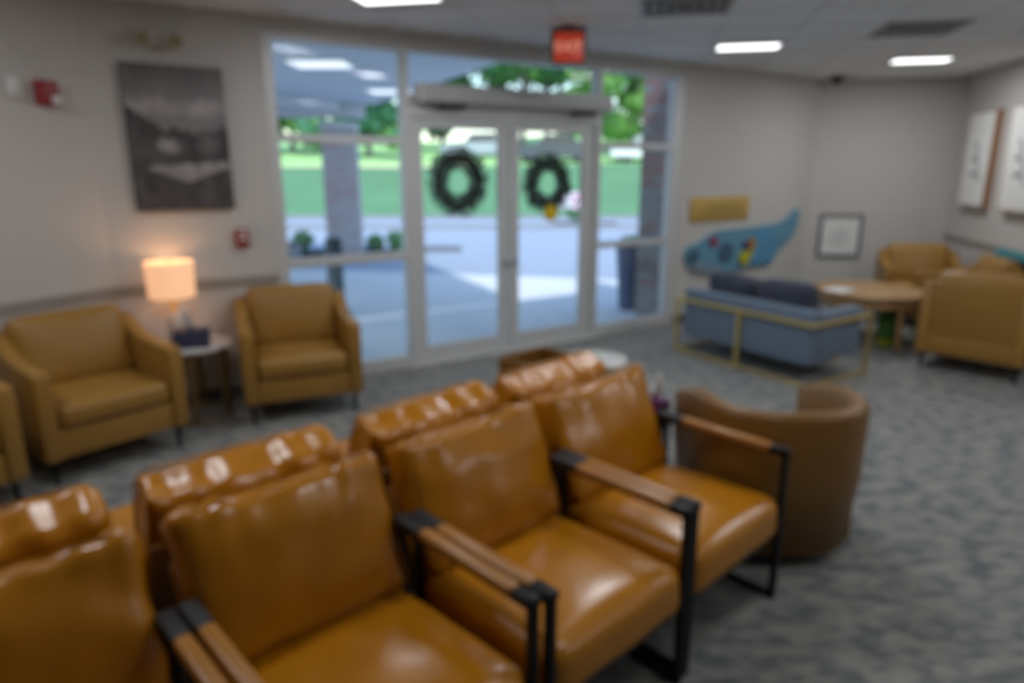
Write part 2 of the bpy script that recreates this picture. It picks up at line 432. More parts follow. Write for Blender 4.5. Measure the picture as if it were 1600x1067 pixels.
# troffers
def troffer(loc, label, watts, group='recessed ceiling lights'):
    t = thing('ceiling_light', label, 'ceiling light', loc, math.atan2(E1.y, E1.x), group)
    fr = MB()
    for x, y, w, d in ((-.285, 0, .04, .61), (.285, 0, .04, .61), (0, -.285, .53, .04), (0, .285, .53, .04)): fr.box((x, y, -.006), (w, d, .014))
    fr.obj('frame', M['tbar'], t, False)
    for sy in (-1, 1): MB().box((0, .198 * sy, .0), (.53, .135, .006), rot=(.06 * sy, 0, 0)).obj('side_reflector', M['tbar'], t, False)
    MB().box((0, 0, -.004), (.53, .26, .006)).obj('diffuser', M['lamp_on'], t, False)
    ld = bpy.data.lights.new('troffer_light', 'AREA'); ld.shape = 'RECTANGLE'; ld.size = .53; ld.size_y = .26; ld.energy = watts; ld.color = (0.97, 0.985, 1.0)
    lo = bpy.data.objects.new('troffer_light', ld); COL.objects.link(lo); lo.parent = t; lo.location = (0, 0, -.014)
    return t
LL = {(0, 0): 'lit square ceiling light nearest the entrance doors, near the red exit sign',
      (3, 2): 'lit square ceiling light in the far corner above the framed artworks',
      (-4, -4): 'lit square ceiling light cut by the top edge above the double doors'}
for (i, j) in lights:
    c = GO + E1 * (i * G) + E2 * (j * G)
    troffer((c.x, c.y, CEIL), LL.get((i, j), 'lit square ceiling light overhead, behind the row of leather chairs'), LAMP_P.get((i, j), LAMP_P0))
VL = ['grey square air vent in the ceiling between the two lit lights', 'grey square air vent in the ceiling above the exit sign, cut by the top edge']
for (i, j), lb in zip(vents, VL):
    c = GO + E1 * (i * G) + E2 * (j * G)
    t = thing('air_vent', lb, 'vent', (c.x, c.y, CEIL), math.atan2(E1.y, E1.x), 'ceiling air vents')
    MB().box((0, 0, .0), (.59, .59, .008)).obj('back_plate', M['vent_d'], t, False)
    for k, w in enumerate((.56, .42, .28, .14)):
        f = MB(); h = w / 2
        for x, y, a, b in ((-h, 0, .035, w), (h, 0, .035, w), (0, -h, w, .035), (0, h, w, .035)): f.box((x, y, -.008 - .003 * k), (a, b, .01))
        f.obj('louvre', M['vent'], t, False)

# ------------------------------------------------------------------ storefront
def fbox(mb, s0, s1, z0, z1, d0=-0.055, d1=0.055):
    # y of XW runs outwards
    mb.box(((s0 + s1) / 2, .06 + (d0 + d1) / 2, (z0 + z1) / 2), (s1 - s0, d1 - d0, z1 - z0), .004, mx=XW, seg=1)
def part(name, rects, m, parent, **k):
    b = MB()
    for r in rects: fbox(b, *r, **k)
    return b.obj(name, m, parent, False)
def pane(s0, s1, z0, z1, parent): return part('glass_pane', [(s0, s1, z0, z1)], M['glass'], parent, d0=-.004, d1=.004)
# left sidelight
w1 = struct(part('window_1', [(-2.22, -2.14, 0, 2.775), (-1.10, -1.035, 0, 2.775)], M['alu'], None))
for z0, z1 in ((0, .12), (1.0, 1.07), (1.985, 2.045), (2.725, 2.775)): part('window_rail', [(-2.14, -1.10, z0, z1)], M['alu'], w1)
for z0, z1 in ((.12, 1.0), (1.07, 1.985), (2.045, 2.725)): pane(-2.14, -1.10, z0, z1, w1)
w2 = struct(part('window_2', [(2.13, 2.25, 0, 2.775), (1.03, 1.10, 0, 2.775)], M['alu'], None))
for z0, z1 in ((0, .12), (.955, 1.015), (1.98, 2.04), (2.725, 2.775)): part('window_rail', [(1.10, 2.13, z0, z1)], M['alu'], w2)
for z0, z1 in ((.12, .955), (1.015, 1.98), (2.04, 2.725)): pane(1.10, 2.13, z0, z1, w2)
w3 = struct(part('window_3', [(-1.035, 1.03, 2.725, 2.775), (-1.035, 1.03, 2.21, 2.40)], M['alu'], None))
pane(-1.035, 1.03, 2.40, 2.725, w3)
struct(part('trim_4', [(-1.10, 1.10, 0, .012)], M['alu'], None, d0=-.08, d1=.08))
for nm, s0, s1, ga, gb, hs in (('door_1', -1.03, -.015, -.915, -.125, -.055), ('door_2', .0, 1.025, .105, .88, .05)):
    d = struct(part(nm, [(s0, ga, .015, 2.205), (gb, s1, .015, 2.205)], M['alu'], None, d0=-.025, d1=.025))
    part('door_rail', [(ga, gb, 2.125, 2.205)], M['alu'], d, d0=-.025, d1=.025)
    part('door_rail', [(ga, gb, .015, .17)], M['alu'], d, d0=-.025, d1=.025)
    pane(ga, gb, .17, 2.125, d)
    b = MB(); b.cyl((hs, .03, .88), (hs, .015, .88), .022, n=16, mx=XW); b.obj('lock_cylinder', M['post_dark'], d)
    # push handle outside
# operator housing over the doors
op = thing('door_operator', 'long grey metal operator housing above the glass double doors', 'door opener', W1(0.05, .08, 2.4), WALL_ROT)
MB().box((0, 0, 0), (2.06, .15, .15), .008).obj('housing', M['alu_d'], op)
MB().box((-1.036, 0, 0), (.014, .152, .152), .003).obj('end_cap', M['white'], op)
MB().box((1.036, 0, 0), (.014, .152, .152), .003).obj('end_cap', M['alu_d'], op)
for x in (-.72, .74):
    MB().box((x, -.01, -.095), (.26, .05, .045), .005).obj('drive_arm', M['rubber'], op)

# wreaths hung on the door glass
def wreath(name, loc, R, r, label, sx, seed):
    rnd = random.Random(seed)
    t = thing(name, label, 'wreath', loc, WALL_ROT, 'door wreaths')
    ringb = MB(); ringb.tube([(R * sx * math.cos(a), 0, R * math.sin(a)) for a in [2 * PI * k / 28 for k in range(28)]], r * .5, 8, True)
    ringb.obj('twig_ring', M['wreath_b'], t)
    lf = MB()
    for k in range(1500):
        a = rnd.uniform(0, 2 * PI); b = rnd.uniform(0, 2 * PI); q = r * rnd.uniform(.5, 1.0)
        c = Vector(((R + q * math.cos(b)) * math.cos(a) * sx, q * math.sin(b) * .7, (R + q * math.cos(b)) * math.sin(a)))
        dirv = (Vector((math.cos(a) * math.cos(b) - math.sin(a) * .8, math.sin(b), math.sin(a) * math.cos(b) + math.cos(a) * .8)) + Vector((rnd.uniform(-.5, .5), rnd.uniform(-.5, .5), rnd.uniform(-.5, .5)))).normalized()
        sd = dirv.cross(Vector((rnd.uniform(-1, 1), rnd.uniform(-1, 1), rnd.uniform(-1, 1)))).normalized() * .008
        ln = rnd.uniform(.03, .05)
        lf.add([c - sd, c + dirv * ln * .5 - sd * .4 + sd * 2, c + dirv * ln, c + dirv * ln * .4 - sd * 1.6], [(0, 1, 2, 3)])
    o = lf.obj('greenery', M['wreath'], t, False); o['kind'] = 'stuff'
    return t
wreath('door_wreath', W1(-.475, -.185, 1.66), .222, .092, 'larger dark green wreath hanging on the left glass door', 1.0, 3)
wreath('door_wreath', W1(.55, -.185, 1.63), .212, .082, 'dark green wreath on the right glass door, above the yellow sticker', 1.0, 5)
st = thing('door_sticker', 'round yellow sticker on the right glass door, below the wreath', 'sticker', W1(.497, -.052, 1.347), WALL_ROT)
b = MB(); b.cyl((0, -.0, 0), (0, -.004, 0), .086, n=28); b.obj('disc', M['sticker'], st)
b = MB(); b.tube([(.074 * math.cos(2 * PI * k / 28), -.005, .074 * math.sin(2 * PI * k / 28)) for k in range(28)], .004, 6, True); b.obj('border_ring', M['sticker_d'], st)

# ------------------------------------------------------------------ lettering helper
def text_mesh(body, size, depth=.002):
    cu = bpy.data.curves.new('txt', 'FONT'); cu.body = body; cu.size = size; cu.extrude = depth
    cu.align_x = 'CENTER'; cu.align_y = 'CENTER'
    o = bpy.data.objects.new('txt', cu); COL.objects.link(o)
    bpy.context.view_layer.update()
    dg = bpy.context.evaluated_depsgraph_get()
    me = bpy.data.meshes.new_from_object(o.evaluated_get(dg)); bpy.data.objects.remove(o); bpy.data.curves.remove(cu)
    return me

# exit sign hung from the ceiling
ex = thing('exit_sign', 'red lit EXIT sign hanging from the ceiling before the double doors', 'exit sign', (.44, 5.75, 2.86), .0)
MB().box((0, 0, -.15), (.27, .06, .27), .008).obj('housing', M['exit_box'], ex)
MB().box((0, 0, -.008), (.10, .07, .016), .003).obj('ceiling_mount', M['exit_box'], ex)
MB().box((0, -.031, -.16), (.225, .006, .215), .002).obj('face', M['exit_face'], ex)
me = text_mesh('EXIT', .105, .002); me.materials.clear(); me.materials.append(M['exit_text'])
o = link('lettering', me, ex, (0, -.036, -.16)); o.rotation_euler = (PI / 2, 0, 0)

# ------------------------------------------------------------------ things on the walls
def on_wall(name, label, cat, s, z, d=0.0, group=None): return thing(name, label, cat, W1(s, d, z), WALL_ROT, group)
pc = on_wall('wall_canvas', 'tall black and white landscape print on canvas above the lit lamp', 'picture', -2.85, 1.495, .002)
MB().box((0, -.019, .495), (.655, .038, .99), .004).obj('canvas_edge', mat('canvas_edge', (.06, .055, .06), .8), pc)
def print_tone(u, v):       # u across -1..1, v up 0..1
    n1 = noise.fractal(Vector((u * 2.2, v * 4.2, 1.7)), 1.0, 2.0, 5); n2 = noise.fractal(Vector((u * 5, v * 9, 5.1)), 1.0, 2.0, 4)
    lerp = lambda a, b, t: a + (b - a) * max(0, min(1, t))
    sky_ = lerp(.17, .085, (v - .74) / .26) + .02 * n1
    ridge = .60 + .10 * abs(u + .25) + .05 * n1 if u < .25 else .58 + .06 * n1
    cloud = max(0, 1 - ((v - .71 - .04 * n2) / .075) ** 2) * (.65 + .5 * n1)
    val = sky_ + .16 * max(0, cloud)
    left = .72 - .22 * (u + 1)          # dark shoulder falling from the left edge
    if v < max(.56 + .04 * n2, left if u < -.4 else 0): val = .045 + .03 * max(0, n1) + .02 * n2
    val += .22 * max(0, 1 - ((u + .25 - .2 * n1) / .34) ** 2 - ((v - .45 - .03 * n2) / .075) ** 2)
    val += .06 * max(0, 1 - ((u - .55) / .3) ** 2 - ((v - .47) / .1) ** 2)
    lo = .285 - .09 * max(0, 1 - abs(u - .1) / .7); hi = .325 + .02 * u
    if -.62 + .1 * n2 < u < .97 and lo + .012 * n2 < v < hi + .01 * n2: val = .22 + .06 * n2
    return max(.028, min(.4, val))
cm = MB(); NU, NV = 66, 100
for j in range(NV + 1):
    for i in range(NU + 1): cm.v.append((-.325 + .65 * i / NU, -.0385, .002 + .986 * j / NV))
for j in range(NV):
    for i in range(NU): q = j * (NU + 1) + i; cm.f.append((q, q + 1, q + NU + 2, q + NU + 1)); cm.mi.append(0)
co = cm.obj('print_face', M['canvas'], pc, False)
ca = co.data.color_attributes.new('print', 'FLOAT_COLOR', 'POINT')
for k, v in enumerate(co.data.vertices):
    g = 1.55 * print_tone(v.co.x / .325, v.co.z / .99); ca.data[k].color = (g, g * .93, g * .96, 1)
el = on_wall('emergency_light', 'beige emergency light with two heads above the black and white canvas', 'emergency light', -2.92, 2.60, .0)
MB().box((0, -.03, .04), (.30, .06, .09), .01).obj('housing', M['wall'], el)
for x in (-.10, .10):
    b = MB(); b.cyl((x, -.06, .04), (x, -.115, .03), .045, .055, 16); h = b.obj('lamp_head', M['wall'], el)
    b = MB(); b.cyl((x, -.115, .03), (x, -.12, .029), .048, n=16); b.obj('lens', M['lens'], h)
ps = on_wall('pull_station', 'small red fire pull station on the wall beside the left window', 'fire alarm', -2.49, 1.27)
MB().box((0, -.022, 0), (.095, .044, .135), .008).obj('housing', M['red'], ps)
MB().box((0, -.05, -.01), (.06, .02, .02), .004).obj('pull_handle', M['red_t'], ps)
MB().box((0, -.046, .04), (.055, .004, .022)).obj('print_strip', M['red_t'], ps)
lw_rot = math.atan2(.866, .5)
def on_left(name, label, cat, k, z): return thing(name, label, cat, C1 + DL * k + Vector((0, 0, z)), lw_rot)
st = on_left('fire_strobe', 'red fire alarm strobe high on the far left wall', 'fire alarm', .265, 2.25)
MB().box((0, -.025, 0), (.13, .05, .15), .008).obj('housing', M['red'], st)
MB().box((.035, -.06, -.04), (.05, .03, .05), .008).obj('strobe_lens', M['white'], st)
sn = on_left('wall_sensor', 'small white box high on the left wall beside the red strobe', 'sensor', .45, 2.27)
MB().box((0, -.02, 0), (.07, .04, .12), .01).obj('housing', M['white'], sn)
MB().box((0, -.042, -.02), (.035, .006, .03), .002).obj('sensor_window', M['seal'], sn)

pq = on_wall('wall_plaque', 'wide gold plaque on the wall above the blue panel', 'plaque', 2.95, 1.315)
MB().box((0, -.012, 0), (1.02, .024, .28), .004).obj('plate', M['brassplate'], pq)
MB().box((.04, -.026, 0), (.80, .006, .20), .002).obj('inset_plate', M['brassplate'], pq)
b = MB()
for k in range(4): b.box((.04, -.030, .06 - k * .04), ((.62, .70, .56, .66)[k], .003, .008))
o = b.obj('engraved_lines', M['plate_text'], pq); o['kind'] = 'stuff'

# blue fish-like play panel
fp = on_wall('play_panel', 'blue fish-shaped wall panel with yellow pieces above the navy sofa', 'wall panel', 3.4, 0.0, .0)
XF = Matrix(((1, 0, 0, 0), (0, 0, -1, 0), (0, 1, 0, 0), (0, 0, 0, 1)))    # polygon x,y -> wall x,z, depth into the room (-y)
FISH = [(2.38, .79), (2.40, .87), (2.50, .91), (2.62, .93), (2.75, 1.0), (2.90, 1.05), (3.1, 1.06), (3.34, 1.065), (3.6, 1.075), (3.82, 1.085), (4.0, 1.09), (4.14, 1.11), (4.26, 1.17), (4.36, 1.24), (4.44, 1.27), (4.47, 1.2), (4.45, 1.08), (4.40, .95), (4.27, .84), (4.13, .77), (4.05, .70), (4.02, .64), (3.96, .58), (3.8, .57), (3.64, .575), (3.4, .56), (3.04, .55), (2.7, .57), (2.52, .62), (2.42, .70)]
MB().prism([(s - 3.4, z) for s, z in FISH], 0, .04, XF).obj('body_board', M['fish'], fp, False)
MB().prism([(x - 3.4, z) for x, z in ((2.46, .68), (2.56, .60), (2.8, .56), (3.0, .56), (3.02, .62), (2.8, .66), (2.6, .72))], .041, .055, XF).obj('jaw_board', M['jaw'], fp, False)
MB().prism([(x - 3.4, z) for x, z in ((3.52, .60), (3.95, .61), (4.0, .72), (3.98, .98), (3.9, 1.02), (3.55, 1.0))], .041, .056, XF).obj('side_board', M['fish_l'], fp, False)
def disc(x, z, r, mname, d0, d1, sx=1.0, n=20): return MB().prism([(x - 3.4 + r * sx * math.cos(2 * PI * k / n), z + r * math.sin(2 * PI * k / n)) for k in range(n)], d0, d1, XF)
disc(2.83, .935, .06, '', .041, .065).obj('eye', M['bead_red'], fp)
disc(2.51, .78, .075, '', .041, .06).obj('nostril', M['fish_d'], fp)
disc(3.07, .79, .12, '', .041, .058, 1.1).obj('dial', M['fish_d'], fp)
disc(3.40, .70, .085, '', .041, .085, .9).obj('yellow_knob', M['yellow'], fp)
disc(3.52, .87, .075, '', .041, .08, .8).obj('orange_knob', M['orange'], fp)
disc(3.42, .86, .05, '', .041, .075).obj('violet_knob', M['purple'], fp)
disc(3.50, .76, .04, '', .041, .075).obj('orange_knob', M['yellow'], fp)

# certificate on the back wall
b_rot = math.atan2(E1.y, E1.x)
def on_back(name, label, cat, k, z): return thing(name, label, cat, C2 + E1 * k + Vector((0, 0, z)), b_rot)
def framed(t, w, h, fw, fm, d=.03, md=.006):
    for x, z, a, c in ((-(w - fw) / 2, 0, fw, h), ((w - fw) / 2, 0, fw, h), (0, (h - fw) / 2, w - 2 * fw, fw), (0, -(h - fw) / 2, w - 2 * fw, fw)):
        MB().box((x, -d / 2, z), (a, d, c), .003, seg=1).obj('frame_bar', fm, t, False)
    MB().box((0, -md, 0), (w - 2 * fw, .008, h - 2 * fw)).obj('mat_board', M['paper'], t, False)
ce = on_back('framed_certificate', 'white certificate with round grey seal in a slate frame', 'picture', .435, .91)
framed(ce, .53, .56, .036, M['frame_navy'])
b = MB(); b.tube([(.10 * math.cos(2 * PI * k / 28), -.012, .10 * math.sin(2 * PI * k / 28)) for k in range(28)], .012, 6, True); b.obj('seal_ring', M['seal'], ce)
b = MB(); b.cyl((0, -.010, 0), (0, -.013, 0), .055, n=20); b.obj('seal', M['seal'], ce)
r_rot = math.atan2(-DR.y, -DR.x) + PI
def on_right(name, label, cat, k, z): return thing(name, label, cat, C3 + DR * k + Vector((0, 0, z)), r_rot, 'wood framed artworks')
A1 = ('wood framed white artwork on the right wall, nearer the far corner', 'wood framed white artwork on the right wall, cut by the picture edge')
for k, c, sd in ((.76, 1.88, 1), (1.78, 1.88, 2)):
    t = on_right('framed_artwork', A1[sd - 1], 'picture', k, c)
    framed(t, .66, 1.06, .014, M['frame_oak'], .085, .079)
    rnd = random.Random(sd); b = MB()
    pts = []
    for q in range(26):
        a = q * .6; pts.append((.05 + .12 * math.cos(a) * (1 - q / 40) - .004 * q, -.086, -.25 + q * .016 + .05 * math.sin(a)))
    b.tube(pts, .011, 6); b.obj('ink_sketch', M['ink'], t)
tp = thing('activity_panel', 'teal framed dark board low on the right wall', 'wall panel', C3 + DR * 1.95 + Vector((0, 0, .74)), r_rot)
for x, z, a, c in ((-.40, 0, .09, .42), (.40, 0, .09, .42), (0, .17, .71, .09), (0, -.17, .71, .09)):
    MB().box((x, -.02, z), (a, .04, c), .004).obj('frame_bar', M['teal'], tp)
MB().box((0, -.01, 0), (.71, .02, .26)).obj('board', M['panel_dark'], tp)
sc_ = thing('security_camera', 'small dark dome camera on the ceiling at the far corner', 'camera', C2 + Vector((.08, -.28, CEIL)))
MB().lathe([(0, 0), (.085, 0), (.085, -.02), (.07, -.022), (0, -.022)], 24).obj('mount_ring', M['rubber'], sc_)
MB().lathe([(.068, -.022), (.062, -.045), (.045, -.068), (.02, -.08), (0, -.082)], 24).obj('dome', M['panel_dark'], sc_)

# ------------------------------------------------------------------ cognac lounge chairs (foreground rows)
RA = math.radians(43.3)
RU = Vector((math.cos(RA), math.sin(RA), 0)); RV = Vector((math.sin(RA), -math.cos(RA), 0)); RO = Vector((.87, 2.35, 0))
BL = math.radians(-23)
def back_mx():   # back cushion: front bottom at y=-.13, z=.47, leaning back
    return TR(0, -.13, .47) @ RX(-BL) @ TR(0, -.085, .235)
def flatbar(mb, pts, w, t):
    for a, b in zip(pts[:-1], pts[1:]):
        a = Vector(a); b = Vector(b); d = b - a; q = d.to_track_quat('Z', 'X')
        L_ = d.length
        mb.box((0, 0, 0), (w, t, L_ + t), .002, mx=Matrix.Translation((a + b) / 2) @ q.to_matrix().to_4x4(), seg=1)
def make_lounge(seed, label, arms=True):
    t = thing('lounge_chair', label, 'chair', group='cognac leather lounge chairs in two back-to-back rows')
    MB().bm(cushion(.655, .66, .185, .055, (.004, .006, .034), 16, seed, .0035, 7), TR(0, .085, .376) @ RX(math.radians(2.5))).obj('seat_cushion', M['cognac'], t, True)
    MB().bm(cushion(.65, .165, .475, .045, (-.006, .04, -.008), 30, seed + 3, .013, 8, 0, .0075), back_mx()).obj('back_cushion', M['cognac'], t, True)
    bc = t.children[-1]
    pp = MB(); pts = [(x, .071, z) for x, z in rrect(.622, .462, .05)]
    pp.tube(pts, .0035, 6, True, mx=back_mx()); pp.obj('piping', M['cognac'], bc)
    MB().box((0, 0, 0), (.63, .016, .36), .006, mx=back_mx() @ TR(0, -.105, -.10)).obj('back_sling', M['cognac2'], t)
    MB().box((0, .08, .262), (.62, .60, .03), .006, rot=(math.radians(2.5), 0, 0)).obj('seat_base', M['rubber'], t)
    for sx in (-1, 1):
        x = .336 * sx
        f = MB(); top = .672 if arms else .29
        for y in (.40, -.21): f.box((x, y, top / 2), (.032, .026, top), .003, seg=1)
        f.box((x, .095, top - .009), (.032, .636, .020), .003, seg=1)
        f.box((x, .095, .012), (.032, .636, .024), .003, seg=1)
        f.obj('side_frame', M['black'], t, False)
        if not arms: continue
        MB().box((x, .375, .678), (.046, .078, .026), .006).obj('arm_bracket', M['black'], t)
        MB().box((x, .122, .676), (.046, .425, .034), .012, seg=3).obj('arm_pad', M['cognac2'], t)
        # dark webbing that wraps the rear end of the arm
        MB().box((x, -.155, .672), (.050, .135, .036), .006).obj('arm_strap', M['rubber'], t)
    f = MB()
    f.box((0, -.20, .30), (.66, .026, .026), .003, seg=1); f.box((0, .34, .285), (.66, .026, .026), .003, seg=1)
    f.obj('cross_bar', M['black'], t, False)
    return t
FR = ['cognac leather lounge chair at the far right end of the front row', 'cognac leather lounge chair second from the right in the front row',
      'cognac leather lounge chair third from the right in the front row', 'cognac leather lounge chair cut off at the bottom left, front row']
BR = ['cognac leather chair seen from behind, far end of the back row', 'cognac leather lounge chair seen from behind, second from the doors end of the back row',
      'cognac leather lounge chair seen from behind, third in the back row, widest cushion top', 'cognac leather lounge chair seen from behind, cut at left edge of the back row']
for k in range(4):
    ch = make_lounge(k * 5 + 1, FR[k])
    p = RO + RU * (-.727 * k + (.003, .002, .002, -.002)[k]) + RV * (-.40 + (0, .008, -.004, 0)[k])
    place(ch, p, RA + PI + math.radians((-.25, .1, .2, 0)[k]))
proto = None
for k, u in enumerate((.03, -.70, -1.455, -2.20)):
    if proto is None:
        proto = make_lounge(31, BR[0], False); ch = proto
    else: ch = copy_tree(proto); ch['label'] = BR[k]
    place(ch, RO + RU * u + RV * (-1.395 + (0, 0, 0, -.02)[k]), RA + math.radians((0, 1, -.6, .5)[k]))

# ------------------------------------------------------------------ tub chairs
def make_tub(label):
    t = thing('tub_chair', label, 'chair', group=None)
    path = []
    Wd, Dp = .39, .40
    for k in range(5): path.append((Wd - .012 * (4 - k) / 4, .34 - .34 * k / 4 * 1.0))
    for k in range(1, 16):
        a = PI * k / 16; path.append((Wd * math.copysign(abs(math.cos(a)) ** .8, math.cos(a)), -Dp * abs(math.sin(a)) ** .8))
    for k in range(5): path.append((-Wd + .012 * k / 4, .34 * k / 4))
    sec_n = 12; vs = []; fs = []
    m = len(path)
    for i, (x, y) in enumerate(path):
        a = Vector(path[max(0, i - 1)]); b = Vector(path[min(m - 1, i + 1)]); d = (b - a).normalized(); nrm = Vector((d.y, -d.x))
        if nrm.dot(Vector((x, y + .0))) < 0: nrm = -nrm
        top = .765 - .10 * max(0, (y + .02) / .36) ** 1.3 if y > -.02 else .765
        th = .085
        prof = [(-.0 - .035, .075), (-.004, .40), (.0, top - .035), (-.008, top - .012), (-.025, top), (-.06, top), (-.077, top - .012), (-th, top - .035), (-th + .0, .36), (-th, .075)]
        for o_, z in prof: vs.append((x + nrm.x * o_, y + nrm.y * o_, z))
    sec_n = 10
    for i in range(m - 1):
        for j in range(sec_n):
            j2 = (j + 1) % sec_n; fs.append((i * sec_n + j, (i + 1) * sec_n + j, (i + 1) * sec_n + j2, i * sec_n + j2))
    fs.append(tuple(range(sec_n))); fs.append(tuple((m - 1) * sec_n + j for j in range(sec_n))[::-1])
    MB().add(vs, fs).obj('shell', M['tub'], t, True)
    MB().bm(cushion(.60, .62, .16, .05, (.004, .006, .02), 12, 4, .004, 7), TR(0, .03, .40)).obj('seat_cushion', M['tub'], t, True)
    MB().box((0, .03, .20), (.62, .60, .24), .02).obj('seat_base', M['tub'], t)
    b = MB(); b.lathe([(0, .075), (.23, .075), (.23, .03), (.26, .022), (.26, 0), (0, 0)], 32); b.obj('swivel_base', M['rubber'], t)
    return t
tub1 = make_tub('saddle brown tub chair with its rounded back turned, at the end of the leather row')
place(tub1, (1.27, 3.14, 0), math.radians(4))
bn = thing('waste_bin', 'square brown open-topped bin half hidden behind the end of the back row', 'bin', (.20, 4.20, 0), RA)
for x, y, w_, d_ in ((-.195, 0, .02, .41), (.195, 0, .02, .41), (0, -.195, .37, .02), (0, .195, .37, .02)):
    MB().box((x, y, .31), (w_, d_, .62), .004, seg=1).obj('side_panel', M['tub'], bn)
MB().box((0, 0, .012), (.37, .37, .02)).obj('bottom_panel', M['rubber'], bn)

# ------------------------------------------------------------------ club armchairs
def make_club(label):
    t = thing('club_armchair', label, 'armchair', group='camel leather club armchairs along the walls')
    Wt, Dt = .84, .76
    prof = [(-.36, .16), (.37, .16), (.38, .18), (.385, .64), (.375, .675), (.35, .69), (.20, .692), (.05, .70), (-.06, .72), (-.15, .755), (-.24, .80), (-.30, .82), (-.36, .82), (-.375, .80)]
    for sx in (-1, 1):
        n = len(prof); x0 = .325 * sx; x1 = .415 * sx
        bm = bmesh.new()
        va = [bm.verts.new((x0, y, z)) for y, z in prof]; vb = [bm.verts.new((x1, y, z)) for y, z in prof]
        bm.faces.new(va); bm.faces.new(vb[::-1])
        for k in range(n): bm.faces.new((va[k], va[(k + 1) % n], vb[(k + 1) % n], vb[k]))
        bmesh.ops.recalc_face_normals(bm, faces=bm.faces)
        bmesh.ops.bevel(bm, geom=[e for e in bm.edges if abs(e.verts[0].co.x - e.verts[1].co.x) < 1e-5], offset=.014, segments=3, profile=.5, affect='EDGES')
        MB().bm(bm).obj('armrest', M['camel'], t)
    MB().box((0, .0, .245), (.66, .72, .17), .012).obj('base', M['camel'], t)
    MB().box((0, 0, 0), (.66, .09, .64), .02, mx=TR(0, -.325, .50) @ RX(math.radians(4))).obj('back_panel', M['camel'], t)
    MB().bm(cushion(.64, .62, .15, .045, (.003, .01, .015), 14, 8, .003, 7), TR(0, .07, .405)).obj('seat_cushion', M['camel'], t, True)
    MB().bm(cushion(.66, .17, .46, .055, (.004, .03, .008), 14, 9, .005, 6), TR(0, -.15, .47) @ RX(math.radians(14)) @ TR(0, -.03, .215)).obj('back_cushion', M['camel'], t, True)
    for x in (-.36, .36):
        for y in (-.30, .32):
            b = MB(); b.cyl((x, y, .165), (x, y, 0), .017, .012, 12); b.obj('leg', M['black'], t)
    return t
def face(fx, fy): return math.atan2(-fx, fy)
CL = ['camel leather armchair left of the lit lamp, between two armchairs', 'camel leather armchair between the lamp table and the left window',
      'camel leather armchair at the left edge, only its arm showing', 'camel leather armchair with its back turned, right of the oak table',
      'camel leather armchair in the far corner below the framed certificate wall', 'camel leather armchair against the right wall, cut by the picture edge']
spots = [((-2.67, 4.13), (.785, -.62)), ((-1.64, 5.05), (.40, -.917)), ((-3.16, 3.27), (.84, -.54)), ((4.25, 6.03), (.72, .69)), ((4.80, 8.0), (-.34, -.94)), ((4.70, 7.0), (-.97, .25))]
c0 = None
for (p, f), lb in zip(spots, CL):
    if c0 is None: c0 = make_club(lb); c = c0
    else: c = copy_tree(c0)
    place(c, (p[0], p[1], 0), face(*f), lb)

# ------------------------------------------------------------------ side tables, lamp and tissue boxes
def round_table(loc, R, H, label):
    t = thing('side_table', label, 'side table', loc, .3)
    MB().lathe([(0, H), (R - .008, H), (R, H - .006), (R, H - .02), (R - .01, H - .026), (0, H - .026)], 40).obj('marble_top', M['marble'], t)
    b = MB(); b.tube([((R - .05) * math.cos(2 * PI * k / 32), (R - .05) * math.sin(2 * PI * k / 32), .012) for k in range(32)], .012, 8, True); b.obj('base_ring', M['brass'], t)
    b = MB(); b.tube([((R - .05) * math.cos(2 * PI * k / 32), (R - .05) * math.sin(2 * PI * k / 32), H - .038) for k in range(32)], .012, 8, True); b.obj('top_ring', M['brass'], t)
    for k in range(6):
        a = 2 * PI * k / 6; rr = R - .05
        MB().box((0, 0, 0), (.035, .012, H - .06), .002, mx=Matrix.Rotation(a, 4, 'Z') @ TR(0, -rr, (H - .03) / 2), seg=1).obj('leg', M['brass'], t)
    return t
LT = (-2.315, 4.805)
round_table((LT[0], LT[1], 0), .27, .56, 'round side table with pale marble top and brass legs under the lamp')
round_table((.60, 4.72, 0), .23, .47, 'round marble side table mostly hidden behind the back row of chairs')
lp = thing('table_lamp', 'lit table lamp with a glowing peach shade on the marble side table', 'lamp', (-2.445, 4.845, .56))
MB().lathe([(0, 0), (.07, 0), (.07, .015), (.05, .02), (.0, .02)], 28).obj('base', M['brass'], lp)
MB().lathe([(0, .02), (.045, .02), (.06, .05), (.062, .13), (.05, .20), (.03, .235), (0, .235)], 28).obj('glass_body', M['crystal'], lp)
MB().lathe([(0, .235), (.022, .235), (.026, .25), (.014, .27), (.014, .36), (0, .36)], 20).obj('neck', M['gold'], lp)
MB().lathe([(.155, .335), (.163, .585), (.160, .585), (.152, .335)], 36).obj('lamp_shade', M['shade_on'], lp)
b = MB(); b.lathe([(0, .36), (.02, .36), (.033, .40), (.03, .43), (.012, .45), (0, .45)], 16); b.obj('bulb', mat('warm_bulb', (.9, .8, .6), .5, emit=(1, .72, .4), es=2), lp)
b = MB(); b.cyl((0, 0, .45), (0, 0, .60), .006, n=8); b.obj('finial', M['gold'], lp)
pl = bpy.data.lights.new('lamp_bulb_light', 'POINT'); pl.energy = 1.3; pl.color = (1.0, .62, .36); pl.shadow_soft_size = .05
plo = bpy.data.objects.new('lamp_bulb_light', pl); COL.objects.link(plo); plo.parent = lp; plo.location = (0, 0, .52)

